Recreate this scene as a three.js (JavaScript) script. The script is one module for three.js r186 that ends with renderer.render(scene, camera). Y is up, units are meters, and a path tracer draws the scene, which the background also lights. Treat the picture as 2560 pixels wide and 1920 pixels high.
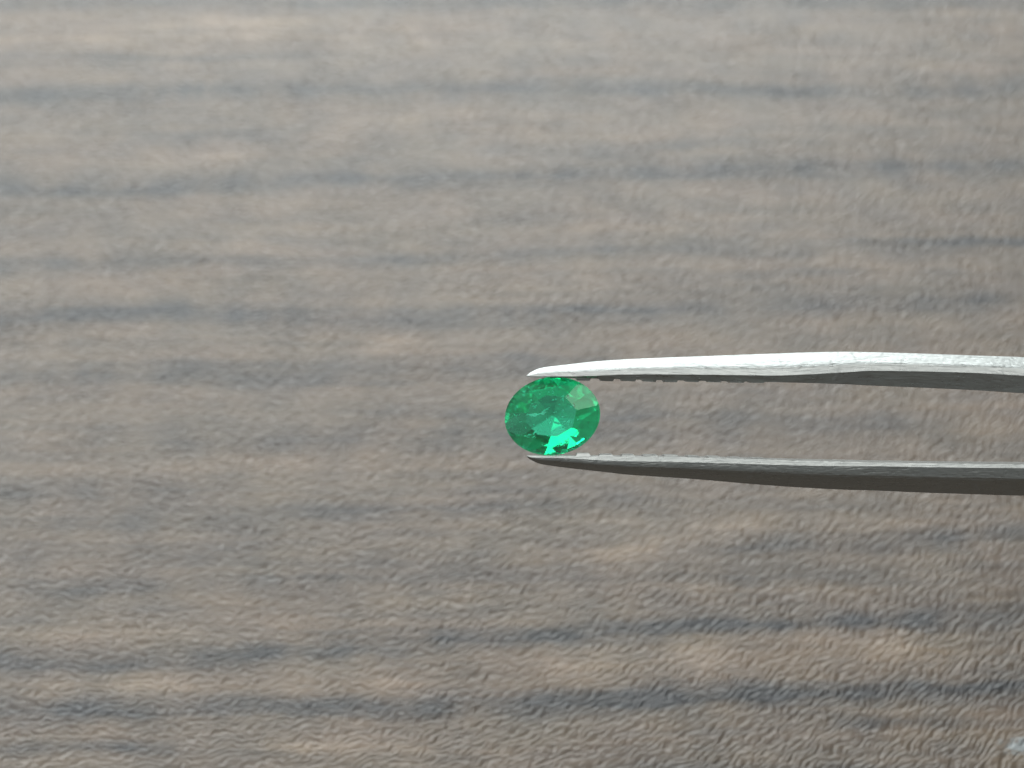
import * as THREE from 'three';
import { createNoise2D, createNoise3D } from 'simplex-noise';
import { mergeVertices, toCreasedNormals } from 'three/addons/utils/BufferGeometryUtils.js';
import { RoundedBoxGeometry } from 'three/addons/geometries/RoundedBoxGeometry.js';
import { RectAreaLightUniformsLib } from 'three/addons/lights/RectAreaLightUniformsLib.js';

// ------------------------------------------------------------------ camera, light, exposure
const MM = 0.001, PITCH = THREE.MathUtils.degToRad(48);
const scene = new THREE.Scene();
const renderer = new THREE.WebGLRenderer({ antialias: true });
renderer.setSize(1024, 768);
renderer.toneMapping = THREE.LinearToneMapping;
renderer.toneMappingExposure = 1;
renderer.shadowMap.enabled = true;

const camera = new THREE.PerspectiveCamera(28, 4 / 3, 0.005, 10);
camera.position.set(0, 110 * MM, 0);
camera.rotation.set(-PITCH, 0, 0);
camera.focus = 97 * MM;
camera.userData.fStop = 46;

// the room behind the photographer: dim even light; the bright part is the window across the table
scene.background = new THREE.Color().setRGB(0.29, 0.298, 0.29);
RectAreaLightUniformsLib.init();
const WINDOW = { x: -0.40, y: 0.52, z: -0.95, sashWidth: 1.0, sashHeight: 1.2, gap: 0.09, level: 4.7, tint: [0.955, 1.0, 0.995] };
const OVERHEAD = { y: 1.1, z: 0.26, side: 1.0, wide: 2.2, level: 2.2, tint: [1.0, 1.0, 0.97] };

// ------------------------------------------------------------------ helpers
function rng(seed) { return () => { seed = (seed + 0x6d2b79f5) | 0; let t = Math.imul(seed ^ (seed >>> 15), 1 | seed); t = (t + Math.imul(t ^ (t >>> 7), 61 | t)) ^ t; return ((t ^ (t >>> 14)) >>> 0) / 4294967296; }; }
const n1 = createNoise2D(rng(11)), n2 = createNoise2D(rng(23)), n3 = createNoise2D(rng(37)), n4 = createNoise2D(rng(51)), n5 = createNoise2D(rng(77));
const clamp = THREE.MathUtils.clamp, lerp = THREE.MathUtils.lerp, smooth = THREE.MathUtils.smoothstep;
const enc = (c) => 255 * clamp(c <= 0.0031308 ? c * 12.92 : 1.055 * Math.pow(c, 1 / 2.4) - 0.055, 0, 1);
function texture(W, H, fill, srgb, wrap = THREE.MirroredRepeatWrapping) {
  const d = new Uint8Array(W * H * 4), px = [0, 0, 0];
  for (let j = 0; j < H; j++) for (let i = 0; i < W; i++) {
    fill((i + 0.5) / W, (j + 0.5) / H, px);
    const o = (j * W + i) * 4;
    for (let c = 0; c < 3; c++) d[o + c] = srgb ? enc(px[c]) : 255 * clamp(px[c], 0, 1);
    d[o + 3] = 255;
  }
  const t = new THREE.DataTexture(d, W, H);
  t.wrapS = t.wrapT = wrap; t.magFilter = THREE.LinearFilter; t.minFilter = THREE.LinearFilter;
  if (srgb) t.colorSpace = THREE.SRGBColorSpace;
  t.needsUpdate = true;
  return t;
}
function add(parent, name, geometry, material, data) {
  const m = new THREE.Mesh(geometry, material);
  m.name = name; m.castShadow = m.receiveShadow = true;
  if (data) Object.assign(m.userData, data);
  parent.add(m);
  return m;
}

// ------------------------------------------------------------------ the table: grey-brown wood board
// streaks of the grain: [strength (dark > 0, pale < 0), half width mm, [[x, z] in mm on the board ...]]
const STREAKS = [
  [0.60, 1.2, [[-63, -162.3], [-23, -162.6], [5, -162.5], [63, -162.7]]],
  [0.75, 1.8, [[-59, -144.0], [-43, -144.0], [-33, -145.6], [-11, -144.9], [0, -145.3], [27, -145.3], [43, -144.5], [60, -145.3]]],
  [0.50, 1.2, [[-59, -150.7], [-47, -150.5], [-36, -151.8], [-22, -151.6]]],
  [0.30, 1.1, [[-11, -150.9], [-4, -151.4], [2, -150.5], [16, -150.9]]],
  [0.75, 1.4, [[-56, -127.8], [-43, -127.4], [-31, -128.5], [-15, -129.1], [0, -129.5], [10, -130.1], [30, -130.5], [57, -132.0]]],
  [0.50, 1.1, [[-42, -136.0], [-34, -136.7], [-25, -135.6]]],
  [0.40, 1.0, [[2, -134.0], [10, -133.6], [18, -134.4]]],
  [0.65, 1.0, [[-53, -115.4], [-34, -116.1], [-15, -115.9], [0, -117.0], [14, -117.8], [34, -118.2], [54, -118.9]]],
  [0.35, 1.0, [[-23, -119.8], [-10, -120.3], [-2, -121.6]]],
  [0.70, 1.3, [[-51, -107.7], [-33, -109.2], [-19, -107.7], [-5, -107.7], [7, -109.0], [18, -109.7], [52, -110.7]]],
  [0.40, 0.8, [[15, -112.9], [23, -113.7], [35, -114.4]]],
  [0.30, 1.0, [[29, -122.2], [42, -122.9], [55, -124.4]]],
  [0.60, 1.5, [[-49, -99.5], [-38, -100.8], [-23, -100.8], [-9, -100.7], [4, -101.4]]],
  [0.45, 1.6, [[-35, -91.9], [-13, -91.7], [-5, -92.3], [17, -93.5], [39, -94.0]]],
  [0.35, 1.3, [[-27, -96.1], [-9, -95.6], [0, -94.6], [13, -96.1], [31, -96.6]]],
  [0.50, 0.9, [[-46, -86.1], [-38, -86.3], [-29, -85.9]]],
  [0.45, 0.9, [[-35, -82.3], [-17, -83.3], [-4, -83.6], [8, -84.7]]],
  [0.30, 0.9, [[-45, -79.1], [-33, -79.9], [-17, -80.4]]],
  [0.45, 1.0, [[-40, -74.9], [-32, -75.2], [-20, -75.9], [-12, -76.7], [2, -77.2]]],
  [0.55, 1.0, [[20, -79.9], [32, -80.3], [45, -81.4]]],
  [0.30, 0.8, [[6, -76.0], [20, -76.9], [32, -77.4]]],
  [0.90, 0.9, [[-42, -68.0], [-31, -68.1], [-16, -69.0], [-4, -69.9], [11, -71.0], [27, -71.9], [43, -72.7]]],
  [0.90, 1.0, [[-41, -63.7], [-26, -63.8], [-11, -63.7], [0, -64.2], [15, -64.9], [30, -65.4], [42, -65.9]]],
  [0.50, 0.6, [[24, -62.9], [29, -62.3], [33, -62.5]]],
  [0.80, 0.5, [[-38, -60.4], [-33, -60.7], [-28, -60.1]]],
  [0.50, 0.5, [[-21, -59.9], [-15, -59.2]]],
  [-0.45, 3.8, [[-62, -156.8], [-34, -156.3], [-6, -155.8]]],
  [-0.25, 2.0, [[-57, -134.4], [-31, -133.6], [-11, -139.4]]],
  [-0.30, 1.9, [[-52, -112.3], [-38, -112.0], [-27, -118.6]]],
  [-0.35, 1.4, [[-16, -104.5], [-5, -104.9]]],
  [-0.35, 0.9, [[-50, -102.0], [-34, -102.4]]],
  [-0.30, 0.9, [[-41, -89.0], [-26, -89.3], [-5, -89.3]]],
  [-0.50, 1.5, [[4, -68.1], [15, -68.6], [34, -69.0]]],
  [-0.40, 1.1, [[-42, -65.9], [-27, -66.1], [-8, -66.6]]],
  [-0.30, 1.0, [[8, -79.6], [25, -82.9], [37, -82.4]]],
  [-0.30, 1.2, [[-19, -60.9], [-4, -60.5], [11, -60.1]]],
  [-0.35, 0.8, [[-43, -70.8], [-31, -71.0], [-20, -71.5]]],
];
{ // the grain goes on over the rest of the board
  const r = rng(5);
  for (const [a, b] of [[-250, -166], [-56, 0]]) for (let z = a; z < b; z += 3 + r() * 9) {
    const x0 = -200 + r() * 120, p = [];
    for (let k = 0; k < 6; k++) p.push([x0 + k * 52, z + (r() - 0.5) * 3]);
    STREAKS.push([(r() < 0.7 ? 1 : -0.6) * (0.35 + r() * 0.5), 0.7 + r() * 1.2, p]);
  }
}
const SX = 400, SZ = 250, X0 = -200, Z0 = -250;          // the part of the board that the colour map covers, mm
const rowsOf = STREAKS.map(([s, w, p]) => {               // each streak's centre line, sampled every millimetre
  const c = new Float32Array(SX + 1).fill(NaN), f = new Float32Array(SX + 1), a = p[0][0], b = p[p.length - 1][0], long = b - a > 80;
  for (let i = 0; i <= SX; i++) {
    const x = X0 + i;
    if (!long && (x < a - 8 || x > b + 8)) continue;
    let k = 0;
    while (k < p.length - 2 && x > p[k + 1][0]) k++;
    let t = (x - p[k][0]) / (p[k + 1][0] - p[k][0]);
    t = clamp(t, -0.5, 1.5);
    c[i] = lerp(p[k][1], p[k + 1][1], t);
    f[i] = s * (long ? 1 : smooth(x, a - 8, a + 4) * (1 - smooth(x, b - 4, b + 8)));
  }
  return { w, c, f };
});
const SMOKE = [0.012, 0.0135, 0.016], TAN = [0.118, 0.087, 0.060], PALE = [0.24, 0.184, 0.132];
const rowBuckets = new Map();
const near = (z) => {
  const k = Math.floor(z / 4);
  if (!rowBuckets.has(k)) rowBuckets.set(k, rowsOf.filter(({ w, c }) => c.some((m) => m > k * 4 - 3 * w - 2 && m < k * 4 + 4 + 3 * w + 2)));
  return rowBuckets.get(k);
};
const grainColor = texture(2048, 2048, (u, v, px) => {
  const x = X0 + u * SX, z = Z0 + v * SZ;
  const zz = z + 0.4 * n1(x / 30, z / 10) + 0.22 * n2(x / 9, z / 3.2) + 0.10 * n3(x / 2.2, z / 0.9);
  const i = Math.min(SX - 1, Math.floor(x - X0)), fx = x - X0 - i;
  let s = 0;
  for (const { w, c, f } of near(z)) {
    const m = lerp(c[i], c[i + 1], fx);
    if (!(Math.abs(zz - m) < 3 * w)) continue;
    const d = (zz - m) / (w * 1.15);
    if (d > -3 && d < 3) s += lerp(f[i], f[i + 1], fx) * Math.exp(-d * d) * (0.88 + 0.26 * n4(x / 14, m * 3.1));
  }
  const g1 = n2(x / 60 + 9, zz / 2.4), g2 = n3(x / 26 + 3, zz / 1.0), g3 = n4(x / 4.5, zz / 0.42), blotch = n5(x / 8, z / 5.5), wide = n1(x / 70 + 40, z / 22), pores = n5(x / 2.6 + 60, zz / 0.2);
  const t = 0.36 + s * 0.72 + 0.13 * g1 + 0.10 * g2 + 0.05 * g3 + 0.15 * blotch + 0.08 * wide + 0.035 * pores;
  const hue = 0.5 + 0.5 * n1(x / 11 + 80, z / 4 + 7), rosy = n3(x / 20 + 31, z / 7);
  const lo = clamp(t, 0, 1), hi = clamp(-t * 1.5 + 0.15, 0, 1);
  for (let c = 0; c < 3; c++) px[c] = lerp(lerp(TAN[c], SMOKE[c], lo), PALE[c], hi);
  px[0] *= 1 + 0.03 * rosy + 0.03 * (hue - 0.5); px[2] *= 1 - 0.10 * (hue - 0.5);
  // a small whitish spot with a ragged outline
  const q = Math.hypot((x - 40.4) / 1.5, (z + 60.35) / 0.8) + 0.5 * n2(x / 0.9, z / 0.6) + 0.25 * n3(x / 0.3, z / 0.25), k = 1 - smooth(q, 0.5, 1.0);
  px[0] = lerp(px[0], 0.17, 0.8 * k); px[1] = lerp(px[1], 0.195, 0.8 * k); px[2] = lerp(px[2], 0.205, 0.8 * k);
}, true);
// the pressed relief of the finish: short ripples, lying along the grain on the left and slanting more and more to the right
const BX = 200, BZ = 150;
const slantAt = (x) => { const a = -30, b = 45, t = clamp((x - a) / (b - a), 0, 1.25); return 0.04 * (x - a) + 1.0 * (b - a) * 0.5 * t * t; };
const relief = texture(2048, 2048, (u, v, px) => {
  const x = -100 + u * BX, z = -170 + v * BZ;
  const wx = x + 0.3 * n1(x / 3, z / 3), wz = z + 0.26 * n2(x / 3.2, z / 1.8) + 0.08 * n3(x / 0.9, z / 0.7);
  const f = wz + slantAt(wx);
  const a = n3(wx / 1.75, f / 0.48), b = n4(wx / 1.0 + 20, f / 0.27), c = n5(wx / 0.35, f / 0.14), patch = 0.75 + 0.35 * n1(x / 14 + 5, z / 9);
  const h = 0.5 + patch * (0.26 * (1 - 2 * Math.abs(a)) * 0.6 + 0.2 * a + 0.13 * b) + 0.03 * c;
  px[0] = px[1] = px[2] = h;
}, false);
{
  const board = new RoundedBoxGeometry(0.9, 0.03, 0.75, 3, 0.004);
  board.translate(0, -0.015, -0.13);
  const p = board.attributes.position, uv = board.attributes.uv, uv1 = new THREE.BufferAttribute(new Float32Array(p.count * 2), 2);
  for (let i = 0; i < p.count; i++) {
    const x = p.getX(i) / MM, z = (p.getZ(i) + (p.getY(i) < -0.006 ? p.getY(i) : 0)) / MM;
    uv.setXY(i, (x - X0) / SX, (z - Z0) / SZ);
    uv1.setXY(i, (x + 100) / BX, (z + 170) / BZ);
  }
  board.setAttribute('uv1', uv1);
  relief.channel = 1;
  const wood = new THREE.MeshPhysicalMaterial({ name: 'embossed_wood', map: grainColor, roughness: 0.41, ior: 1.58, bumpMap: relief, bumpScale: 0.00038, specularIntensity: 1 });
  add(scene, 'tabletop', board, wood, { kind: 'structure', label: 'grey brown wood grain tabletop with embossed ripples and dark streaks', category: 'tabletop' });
}

// ------------------------------------------------------------------ the window across the table, outside the picture
{
  const w = new THREE.Group();
  w.name = 'window';
  w.userData = { label: 'bright daylit window with white frame beyond the tabletop', category: 'window' };
  w.position.set(WINDOW.x, WINDOW.y, WINDOW.z);
  w.lookAt(0, 0.04, -0.065);
  scene.add(w);
  const white = new THREE.MeshStandardMaterial({ name: 'white_frame', color: 0xe8e8e4, roughness: 0.5 });
  const W = WINDOW.sashWidth, H = WINDOW.sashHeight, G = WINDOW.gap, full = 2 * W + G;
  const bar = (x, y, bw, bh) => { const g = new RoundedBoxGeometry(bw, bh, 0.06, 2, 0.006); g.translate(x, y, 0); add(w, 'frame_bar', g, white); };
  bar(0, 0, G, H); bar(0, H / 2 + 0.04, full + 0.16, 0.08); bar(0, -H / 2 - 0.04, full + 0.16, 0.08);
  bar(-full / 2 - 0.04, 0, 0.08, H); bar(full / 2 + 0.04, 0, 0.08, H);
  const day = new THREE.MeshStandardMaterial({ name: 'daylit_pane', color: 0x000000, roughness: 0.3, emissive: new THREE.Color().setRGB(...WINDOW.tint), emissiveIntensity: 0.3 });
  for (const s of [-1, 1]) {
    const g = new THREE.BoxGeometry(W, H, 0.006);
    g.translate(s * (W + G) / 2, 0, -0.02);
    add(w, 'window_pane', g, day);
    const light = new THREE.RectAreaLight(new THREE.Color().setRGB(...WINDOW.tint), WINDOW.level, W, H);
    light.name = 'window_light';
    light.position.set(s * (W + G) / 2, 0, -0.01);
    light.rotation.y = Math.PI;               // a RectAreaLight shines along its own -z; the window faces +z
    w.add(light);
  }
}

// ------------------------------------------------------------------ unseen flat lamp, added overhead to brighten the stone and the steel
{
  const lamp = new THREE.Group();
  lamp.name = 'added_overhead_lamp';
  lamp.userData = { label: 'wide flat white lamp added overhead to brighten the gemstone', category: 'lamp' };
  lamp.position.set(0, OVERHEAD.y, OVERHEAD.z);
  scene.add(lamp);
  const S = OVERHEAD.side, L = OVERHEAD.wide, body = new RoundedBoxGeometry(L + 0.06, 0.04, S + 0.06, 2, 0.01);
  body.translate(0, 0.03, 0);
  add(lamp, 'added_lamp_back', body, new THREE.MeshStandardMaterial({ name: 'added_lamp_white', color: 0xdedede, roughness: 0.6 }));
  const glow = new THREE.BoxGeometry(L, 0.006, S);
  glow.translate(0, 0.006, 0);
  add(lamp, 'added_lamp_face', glow, new THREE.MeshStandardMaterial({ name: 'added_lamp_glow', color: 0x000000, emissive: new THREE.Color().setRGB(...OVERHEAD.tint), emissiveIntensity: 0.2 }));
  const light = new THREE.RectAreaLight(new THREE.Color().setRGB(...OVERHEAD.tint), OVERHEAD.level, L, S);
  light.name = 'added_overhead_light';
  light.rotation.x = -Math.PI / 2;
  lamp.add(light);
}

// ------------------------------------------------------------------ the tweezers
// held with the flat of the arms square to the line of sight; stations [x, outer edge, inner edge, height of the bevel along the inner edge], mm
const hold = new THREE.Vector3(0, (110 - 97 * Math.sin(PITCH)) * MM, -97 * Math.cos(PITCH) * MM);
const UPPER = [[0.96, 0.579, 0.479, 0.025], [1.16, 0.731, 0.441, 0.038], [1.81, 1.008, 0.428, 0.050], [2.77, 1.146, 0.403, 0.076], [3.65, 1.247, 0.378, 0.101], [5.11, 1.411, 0.340, 0.176], [7.28, 1.562, 0.290, 0.302], [8.74, 1.625, 0.252, 0.353], [10.93, 1.713, 0.214, 0.378], [16.12, 1.902, 0.126, 0.403], [18.64, 1.990, 0.063, 0.554], [20.91, 2.028, -0.013, 0.756], [22.67, 2.003, -0.101, 0.932], [25.70, 1.915, -0.227, 1.008], [29.22, 1.789, -0.390, 1.058], [32.25, 1.688, -0.579, 1.083], [55.93, 0.252, -1.411, 0.907], [98.75, -1.814, -2.973, 0.605], [141.58, -3.124, -4.132, 0.504], [151.66, -3.174, -4.182, 0.504]];
const LOWER = [[0.96, -4.610, -4.497, 0.038], [1.16, -4.761, -4.497, 0.101], [1.81, -5.039, -4.497, 0.126], [2.77, -5.190, -4.497, 0.126], [3.65, -5.303, -4.509, 0.151], [5.47, -5.505, -4.509, 0.252], [7.28, -5.706, -4.522, 0.302], [8.74, -5.807, -4.535, 0.302], [10.93, -5.945, -4.572, 0.302], [16.12, -6.374, -4.711, 0.302], [18.64, -6.537, -4.774, 0.302], [20.91, -6.651, -4.824, 0.277], [22.67, -6.701, -4.862, 0.239], [25.70, -6.827, -4.913, 0.239], [29.22, -6.941, -4.950, 0.239], [32.25, -7.029, -4.976, 0.239], [55.93, -7.054, -5.039, 0.252], [98.75, -6.046, -4.837, 0.252], [141.58, -5.190, -4.182, 0.252], [151.66, -5.240, -4.232, 0.252]];
const HALF = [[0.96, 0.18], [1.2, 0.30], [1.8, 0.46], [3.5, 0.66], [7, 0.95], [12, 1.25], [20, 1.65], [33, 2.1], [60, 3.6], [100, 4.6], [130, 4.4], [151.7, 3.2]];
const piece = (T, x, c) => {                    // smooth (monotone cubic) value of column c at x
  let k = 0;
  while (k < T.length - 2 && x > T[k + 1][0]) k++;
  const h = T[k + 1][0] - T[k][0], d = (a) => (T[a + 1][c] - T[a][c]) / (T[a + 1][0] - T[a][0]);
  const slope = (a) => { if (a === 0) return d(0); if (a === T.length - 1) return d(a - 1); const p = d(a - 1), q = d(a); return p * q <= 0 ? 0 : 2 * p * q / (p + q); };
  const t = clamp((x - T[k][0]) / h, 0, 1), t2 = t * t, t3 = t2 * t;
  return (2 * t3 - 3 * t2 + 1) * T[k][c] + (t3 - 2 * t2 + t) * h * slope(k) + (3 * t2 - 2 * t3) * T[k + 1][c] + (t3 - t2) * h * slope(k + 1);
};
const steelFinish = (() => {                    // long polishing lines, cloudy wear, a few scratches across the arm; u is 40 mm of length, v once round the arm
  const r = rng(91), marks = [];
  for (let k = 0; k < 46; k++) marks.push([r(), r(), 0.004 + r() * 0.012, (r() - 0.3) * 0.5, 0.06 + r() * 0.10]);
  return (u, v) => {
    const x = u * 40, y = v * 7, line = 0.5 * n1(x / 9, y / 0.05) + 0.5 * n2(x / 3, y / 0.022), cloud = 0.5 * n3(x / 1.4, y / 0.6) + 0.5 * n4(x / 0.5, y / 0.25);
    let mark = 0;
    for (const [mu, mv, w, lean, len] of marks) {
      const dv = v - mv;
      if (Math.abs(dv) > len) continue;
      const du = (u - mu - lean * dv * 0.35) * 40;
      mark = Math.max(mark, (1 - Math.abs(dv) / len) * Math.exp(-(du * du) / (w * w * 40)));
    }
    return [line, cloud, mark];
  };
})();
const steelRough = texture(1024, 512, (u, v, px) => { const [l, c, m] = steelFinish(u, v); px[0] = px[1] = px[2] = clamp(0.5 + 0.10 * l + 0.14 * c + 0.3 * m, 0, 1); }, false, THREE.RepeatWrapping);
const steelBump = texture(1024, 512, (u, v, px) => { const [l, c, m] = steelFinish(u, v); px[0] = px[1] = px[2] = clamp(0.45 + 0.18 * l + 0.22 * c + 0.10 * m, 0, 1); }, false, THREE.RepeatWrapping);
const steel = new THREE.MeshPhysicalMaterial({ name: 'satin_steel', color: new THREE.Color().setRGB(0.295, 0.31, 0.305), metalness: 1, roughness: 0.66, roughnessMap: steelRough, bumpMap: steelBump, bumpScale: 0.00004 });

const halfDepth = (T, x) => { const t = Math.abs(piece(T, x, 1) - piece(T, x, 2)); return lerp(0.10 + 0.85 * (t - Math.min(piece(T, x, 3), t * 0.6)), piece(HALF, x, 1), smooth(x, 32, 60)); };
function armGeometry(T, up) {                    // up = 1: the outer side is above the inner side; -1: below
  const xs = [];
  for (let x = 0.96; x < 3; x += 0.07) xs.push(x);
  for (let x = 3; x < 34; x += 0.3) xs.push(x);
  for (let x = 34; x <= 151.7; x += 2.8) xs.push(x);
  const pos = [], uv = [], idx = [], NA = 22, ring = [];
  for (const x of xs) {
    const outer = piece(T, x, 1), inner = piece(T, x, 2), bevel = Math.min(piece(T, x, 3), Math.abs(outer - inner) * 0.6), thick = Math.abs(outer - inner), w = halfDepth(T, x);
    const sec = [], inset = Math.min(bevel * (up > 0 ? 0.8 : 0.42), w * 0.5), bar = smooth(x, 20.5, 24.5);
    for (const z of [-1, -0.33, 0.33, 1]) sec.push([z * (w - inset), 0]);
    // a leaning side that bows towards a blunt ridge; behind 22 mm the ground bow gives way to two flat facets
    for (let k = 0; k <= NA; k++) {
      const side = 1 - 2 * k / NA, q = 1 - Math.abs(side), lean = 1 - Math.pow(q, 2.4), flat = q < 0.42 ? 1 - 0.30 * q : 0.874 - (q - 0.42) * 1.40;
      sec.push([(side < 0 ? -1 : 1) * w * Math.max(0.06, lerp(lean, flat, bar * 0.65)) , bevel + (thick - bevel) * (q > 0.985 ? 1 : q * 0.995)]);
    }
    ring.push(sec.map(([z, y]) => [x, inner + up * y, z]));
  }
  const n = ring[0].length;
  for (const r of ring) {
    let len = 0;
    for (let k = 0; k <= n; k++) {
      const p = r[k % n], q = r[(k + n - 1) % n];
      if (k) len += Math.hypot(p[1] - q[1], p[2] - q[2]);
      pos.push(p[0] * MM, p[1] * MM, p[2] * MM);
      uv.push(p[0] / 40, len / 7 + (up > 0 ? 0 : 0.37));
    }
  }
  for (let i = 0; i < ring.length - 1; i++) for (let k = 0; k < n; k++) {
    const a = i * (n + 1) + k, b = a + 1, c = a + n + 1, d = c + 1;
    if (up > 0) idx.push(a, c, b, b, c, d); else idx.push(a, b, c, b, d, c);
  }
  for (const [i, flip] of [[0, up < 0], [ring.length - 1, up > 0]]) {
    const base = pos.length / 3, c = ring[i].reduce((s, p) => [s[0] + p[0] / n, s[1] + p[1] / n, s[2] + p[2] / n], [0, 0, 0]);
    pos.push((c[0] + (i ? 0.3 : -0.05)) * MM, c[1] * MM, c[2] * MM); uv.push(c[0] / 40, 0);
    for (let k = 0; k < n; k++) { const a = i * (n + 1) + k, b = a + 1; if (flip) idx.push(base, b, a); else idx.push(base, a, b); }
  }
  const g = new THREE.BufferGeometry();
  g.setAttribute('position', new THREE.Float32BufferAttribute(pos, 3));
  g.setAttribute('uv', new THREE.Float32BufferAttribute(uv, 2));
  g.setIndex(idx);
  return toCreasedNormals(g, 0.42);
}
const tweezers = new THREE.Group();
tweezers.name = 'tweezers';
tweezers.userData = { label: 'pointed satin steel tweezers gripping the green gemstone', category: 'tweezers' };
tweezers.position.copy(hold);
tweezers.rotation.x = -PITCH;
scene.add(tweezers);
{
  const r = rng(19);
  for (const [T, up] of [[UPPER, 1], [LOWER, -1]]) {
    const arm = add(tweezers, 'arm', armGeometry(T, up), steel);
    for (let k = 0; k < 9; k++) {               // the filed grip: low blunt teeth across the inner face
      const xa = 4.02 + k * 1.36 + (r() - 0.5) * 0.12, xb = xa + 1.02 + (r() - 0.5) * 0.16, tall = (up > 0 ? 0.15 - 0.011 * k : 0.14 - 0.011 * k) * (0.85 + 0.3 * r());
      const w = halfDepth(T, xa), bevel = piece(T, xa, 3), inset = Math.min(bevel * (up > 0 ? 0.8 : 0.42), w * 0.5), y = (x) => piece(T, x, 2), foot = w - 0.6 * inset, crest = Math.max(0.2 * w, w - 1.5 * inset);
      const P = [];
      for (const [x, h] of [[xa, 0], [xb, 0], [xa + 0.13, tall * (0.8 + 0.2 * r())], [xb - 0.11, tall]]) for (const z of [-1, 1]) P.push([x * MM, (h ? y(x) - up * h : y(x) + up * 0.4 * bevel) * MM, z * (h ? crest : foot) * MM]);
      const pos = [], quad = (a, b, c, d) => { for (const q of up > 0 ? [a, b, c, a, c, d] : [a, c, b, a, d, c]) pos.push(...P[q]); };
      quad(4, 6, 7, 5); quad(1, 5, 7, 3); quad(0, 2, 6, 4); quad(0, 4, 5, 1); quad(2, 3, 7, 6); quad(0, 1, 3, 2);
      const g = new THREE.BufferGeometry();
      g.setAttribute('position', new THREE.Float32BufferAttribute(pos, 3));
      g.setAttribute('uv', new THREE.Float32BufferAttribute(pos.flatMap((v, i) => (i % 3 === 0 ? [v / 0.04, pos[i + 2] / 0.007] : [])), 2));
      g.computeVertexNormals();
      add(arm, 'grip_tooth', g, steel);
    }
  }
  // the welded tail that joins the arms
  const g = new RoundedBoxGeometry(12 * MM, 2.6 * MM, 6.2 * MM, 3, 0.5 * MM);
  g.translate(148 * MM, -4.2 * MM, 0);
  add(tweezers, 'tail', g, steel);
}

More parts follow.
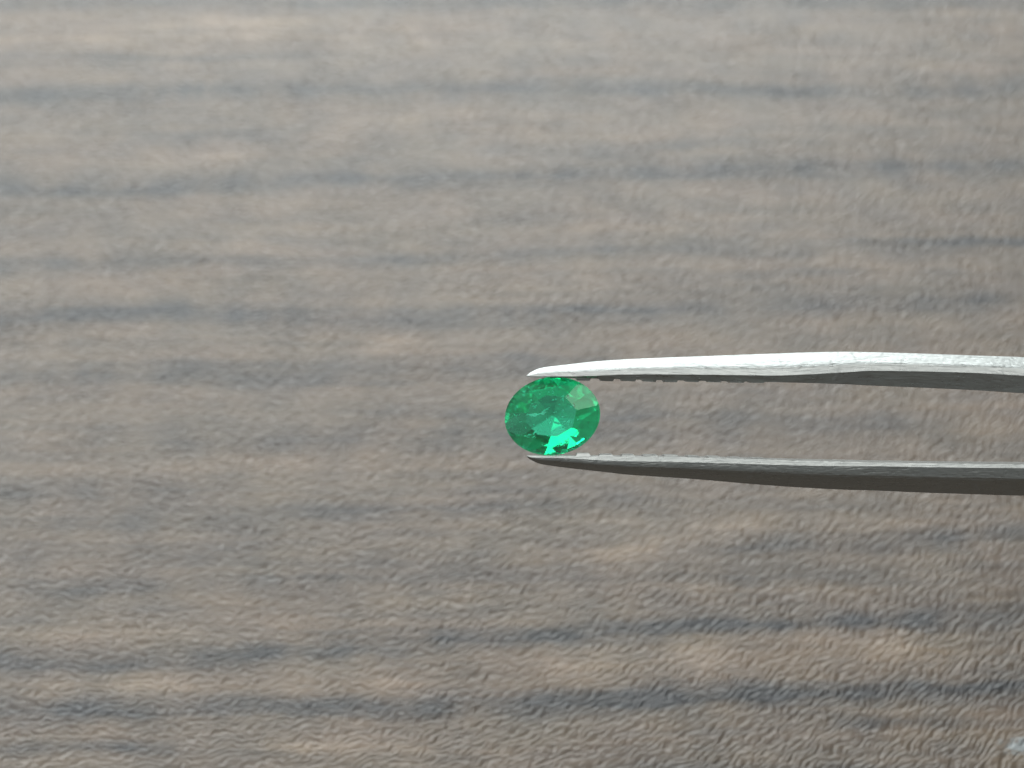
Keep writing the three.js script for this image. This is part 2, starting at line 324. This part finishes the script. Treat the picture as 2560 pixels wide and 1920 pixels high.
// ------------------------------------------------------------------ the emerald-green stone, an oval brilliant cut
const gem = new THREE.Group();
gem.name = 'gemstone';
gem.userData = { label: 'oval faceted green gemstone with cloudy inclusions held in tweezer tips', category: 'gemstone' };
{
  const centre = new THREE.Vector3(2.54, -2.02, 0).multiplyScalar(MM).applyAxisAngle(new THREE.Vector3(1, 0, 0), -PITCH);
  gem.position.copy(hold).add(centre);
  gem.rotation.set(-PITCH - THREE.MathUtils.degToRad(1.3), THREE.MathUtils.degToRad(-6.9), 0);
  scene.add(gem);
  // the cut as planes: eight kites, sixteen upper halves, eight stars and the table; a thin girdle; eight mains and sixteen lower halves
  const A = 3.02, B = 2.45, SPIN = THREE.MathUtils.degToRad(9), GIRDLE = 0.10, TABLE = 0.70, PHASE = THREE.MathUtils.degToRad(4.7), r = rng(404), cuts = [];
  const deg = Math.PI / 180;
  const cut = (az, tilt, side, rad, z, part, j = 1) => {
    tilt += j * (r() - 0.5) * 1.2; az += PHASE + j * (r() - 0.5) * 0.05;
    const n = new THREE.Vector3(Math.sin(tilt * deg) * Math.cos(az), Math.sin(tilt * deg) * Math.sin(az), side * Math.cos(tilt * deg));
    let d = n.dot(new THREE.Vector3(rad * B * Math.cos(az), rad * B * Math.sin(az), z)) - j * 0.02 * r();
    n.x *= B / A; d /= n.length(); n.normalize(); n.applyAxisAngle(new THREE.Vector3(0, 0, 1), SPIN);
    cuts.push({ n, d, part });
  };
  for (let k = 0; k < 8; k++) cut(k * 45 * deg, 41.1, 1, 1, GIRDLE, 0);
  for (let k = 0; k < 16; k++) cut((k + 0.5) * 22.5 * deg, 48.1, 1, 1, GIRDLE, 0);
  for (let k = 0; k < 8; k++) cut((k + 0.5) * 45 * deg, 29.1, 1, 0.55 * Math.cos(Math.PI / 8), TABLE, 0);
  cuts.push({ n: new THREE.Vector3(0, 0, 1), d: TABLE, part: 0 });
  for (let k = 0; k < 64; k++) cut(k * 5.625 * deg, 90, 1, 1, 0, 1, 0);
  for (let k = 0; k < 8; k++) cut(k * 45 * deg, 36.7, -1, 1, -GIRDLE, 1);
  for (let k = 0; k < 16; k++) cut((k + 0.5) * 22.5 * deg, 39.2, -1, 1, -GIRDLE, 1);
  const corners = cuts.map(() => []), u = new THREE.Vector3(), v = new THREE.Vector3(), w = new THREE.Vector3();
  for (let i = 0; i < cuts.length; i++) for (let j = i + 1; j < cuts.length; j++) for (let k = j + 1; k < cuts.length; k++) {
    const a = cuts[i], b = cuts[j], c = cuts[k];
    u.crossVectors(b.n, c.n);
    const det = a.n.dot(u);
    if (Math.abs(det) < 1e-7) continue;
    v.crossVectors(c.n, a.n); w.crossVectors(a.n, b.n);
    const p = new THREE.Vector3().addScaledVector(u, a.d).addScaledVector(v, b.d).addScaledVector(w, c.d).divideScalar(det);
    if (p.lengthSq() > 20 || cuts.some((q) => q.n.dot(p) > q.d + 1e-6)) continue;
    for (const q of [i, j, k]) if (!corners[q].some((o) => o.distanceToSquared(p) < 1e-12)) corners[q].push(p);
  }
  const crown = [], pavilion = [];
  cuts.forEach(({ n, part }, q) => {
    const P = corners[q];
    if (P.length < 3) return;
    const c = P.reduce((s, p) => s.addScaledVector(p, 1 / P.length), new THREE.Vector3()), e = P[0].clone().sub(c).normalize(), g = new THREE.Vector3().crossVectors(n, e);
    P.sort((p, o) => Math.atan2(p.clone().sub(c).dot(g), p.clone().sub(c).dot(e)) - Math.atan2(o.clone().sub(c).dot(g), o.clone().sub(c).dot(e)));
    for (let k = 1; k < P.length - 1; k++) (part ? pavilion : crown).push(...P[0].toArray(), ...P[k].toArray(), ...P[k + 1].toArray());
  });
  const g = new THREE.BufferGeometry();
  g.setAttribute('position', new THREE.Float32BufferAttribute([...crown, ...pavilion].map((x) => x * MM), 3));
  g.computeVertexNormals();
  const green = new THREE.MeshPhysicalMaterial({ name: 'green_crystal', color: new THREE.Color().setRGB(0.20, 0.92, 0.66), roughness: 0.04, metalness: 0, transmission: 0.96, thickness: 3 * MM, ior: 1.58, attenuationColor: new THREE.Color().setRGB(0.15, 0.95, 0.68), attenuationDistance: 3.0 * MM });
  add(gem, 'faceted_body', g, green);
  // the garden inside: torn feathers and small cloudy crystals
  const veil = new THREE.MeshPhysicalMaterial({ name: 'cloudy_inclusion', color: new THREE.Color().setRGB(0.92, 0.97, 0.94), roughness: 1, transmission: 0.1, thickness: 0, side: THREE.DoubleSide });
  const nv = createNoise3D(rng(8));
  const flake = (x, y, z, len, wide, turn, tip, kind) => {
    const N = 14, p = [], ix = [];
    for (let i = 0; i <= N; i++) for (let s = 0; s < 3; s++) {
      const t = i / N - 0.5, e = (1 - 4 * t * t) * (0.5 + 0.5 * Math.abs(nv(t * 7, x * 3, s))), o = (s - 1) * wide * 0.5 * e;
      p.push(t * len, o + 0.12 * len * t * t + 0.05 * len * nv(t * 4, y * 5, 2), 0.10 * len * nv(t * 3, z * 4 + s, 1) + (s === 1 ? 0.03 : 0));
    }
    for (let i = 0; i < N; i++) for (let s = 0; s < 2; s++) { const a = i * 3 + s; ix.push(a, a + 1, a + 3, a + 1, a + 4, a + 3); }
    const fg = new THREE.BufferGeometry();
    fg.setAttribute('position', new THREE.Float32BufferAttribute(p.map((v) => v * MM), 3));
    fg.setIndex(ix); fg.computeVertexNormals();
    const m = add(gem, kind, fg, veil);
    m.position.set(x * MM, y * MM, z * MM); m.rotation.set(tip, 0.3 * tip, turn);
    return m;
  };
  flake(-0.95, 0.1, 0.5, 1.3, 0.26, 0.05, -0.7, 'feather_inclusion');
  flake(-0.35, 0.42, 0.1, 0.5, 0.2, 0.5, 0.9, 'feather_inclusion');
  flake(0.35, -0.45, 0.1, 0.7, 0.22, -0.5, 0.7, 'feather_inclusion');
  flake(0.9, -0.55, 0.0, 0.9, 0.35, 0.8, 0.8, 'feather_inclusion');
  flake(-1.3, -1.1, 0.0, 0.9, 0.16, 0.15, 1.0, 'feather_inclusion');
  for (let k = 0; k < 9; k++) flake(-0.9 + 1.7 * r(), -0.45 + 0.9 * r(), 0.3 + 0.25 * r(), 0.12 + 0.16 * r(), 0.08 + 0.08 * r(), r() * 3, -0.5 - 0.4 * r(), 'crystal_inclusion');
  for (let k = 0; k < 34; k++) {
    const a = r() * 6.28, d = 0.25 + 0.6 * Math.sqrt(r());
    flake(A * d * Math.cos(a) * 0.8, B * d * Math.sin(a) * 0.8 - 0.25, -0.1 - 0.5 * (1 - d) + 0.4 * r() * (1 - d), 0.10 + 0.2 * r(), 0.08 + 0.10 * r(), r() * 3, r() * 1.4, 'crystal_inclusion');
  }
}

renderer.render(scene, camera);
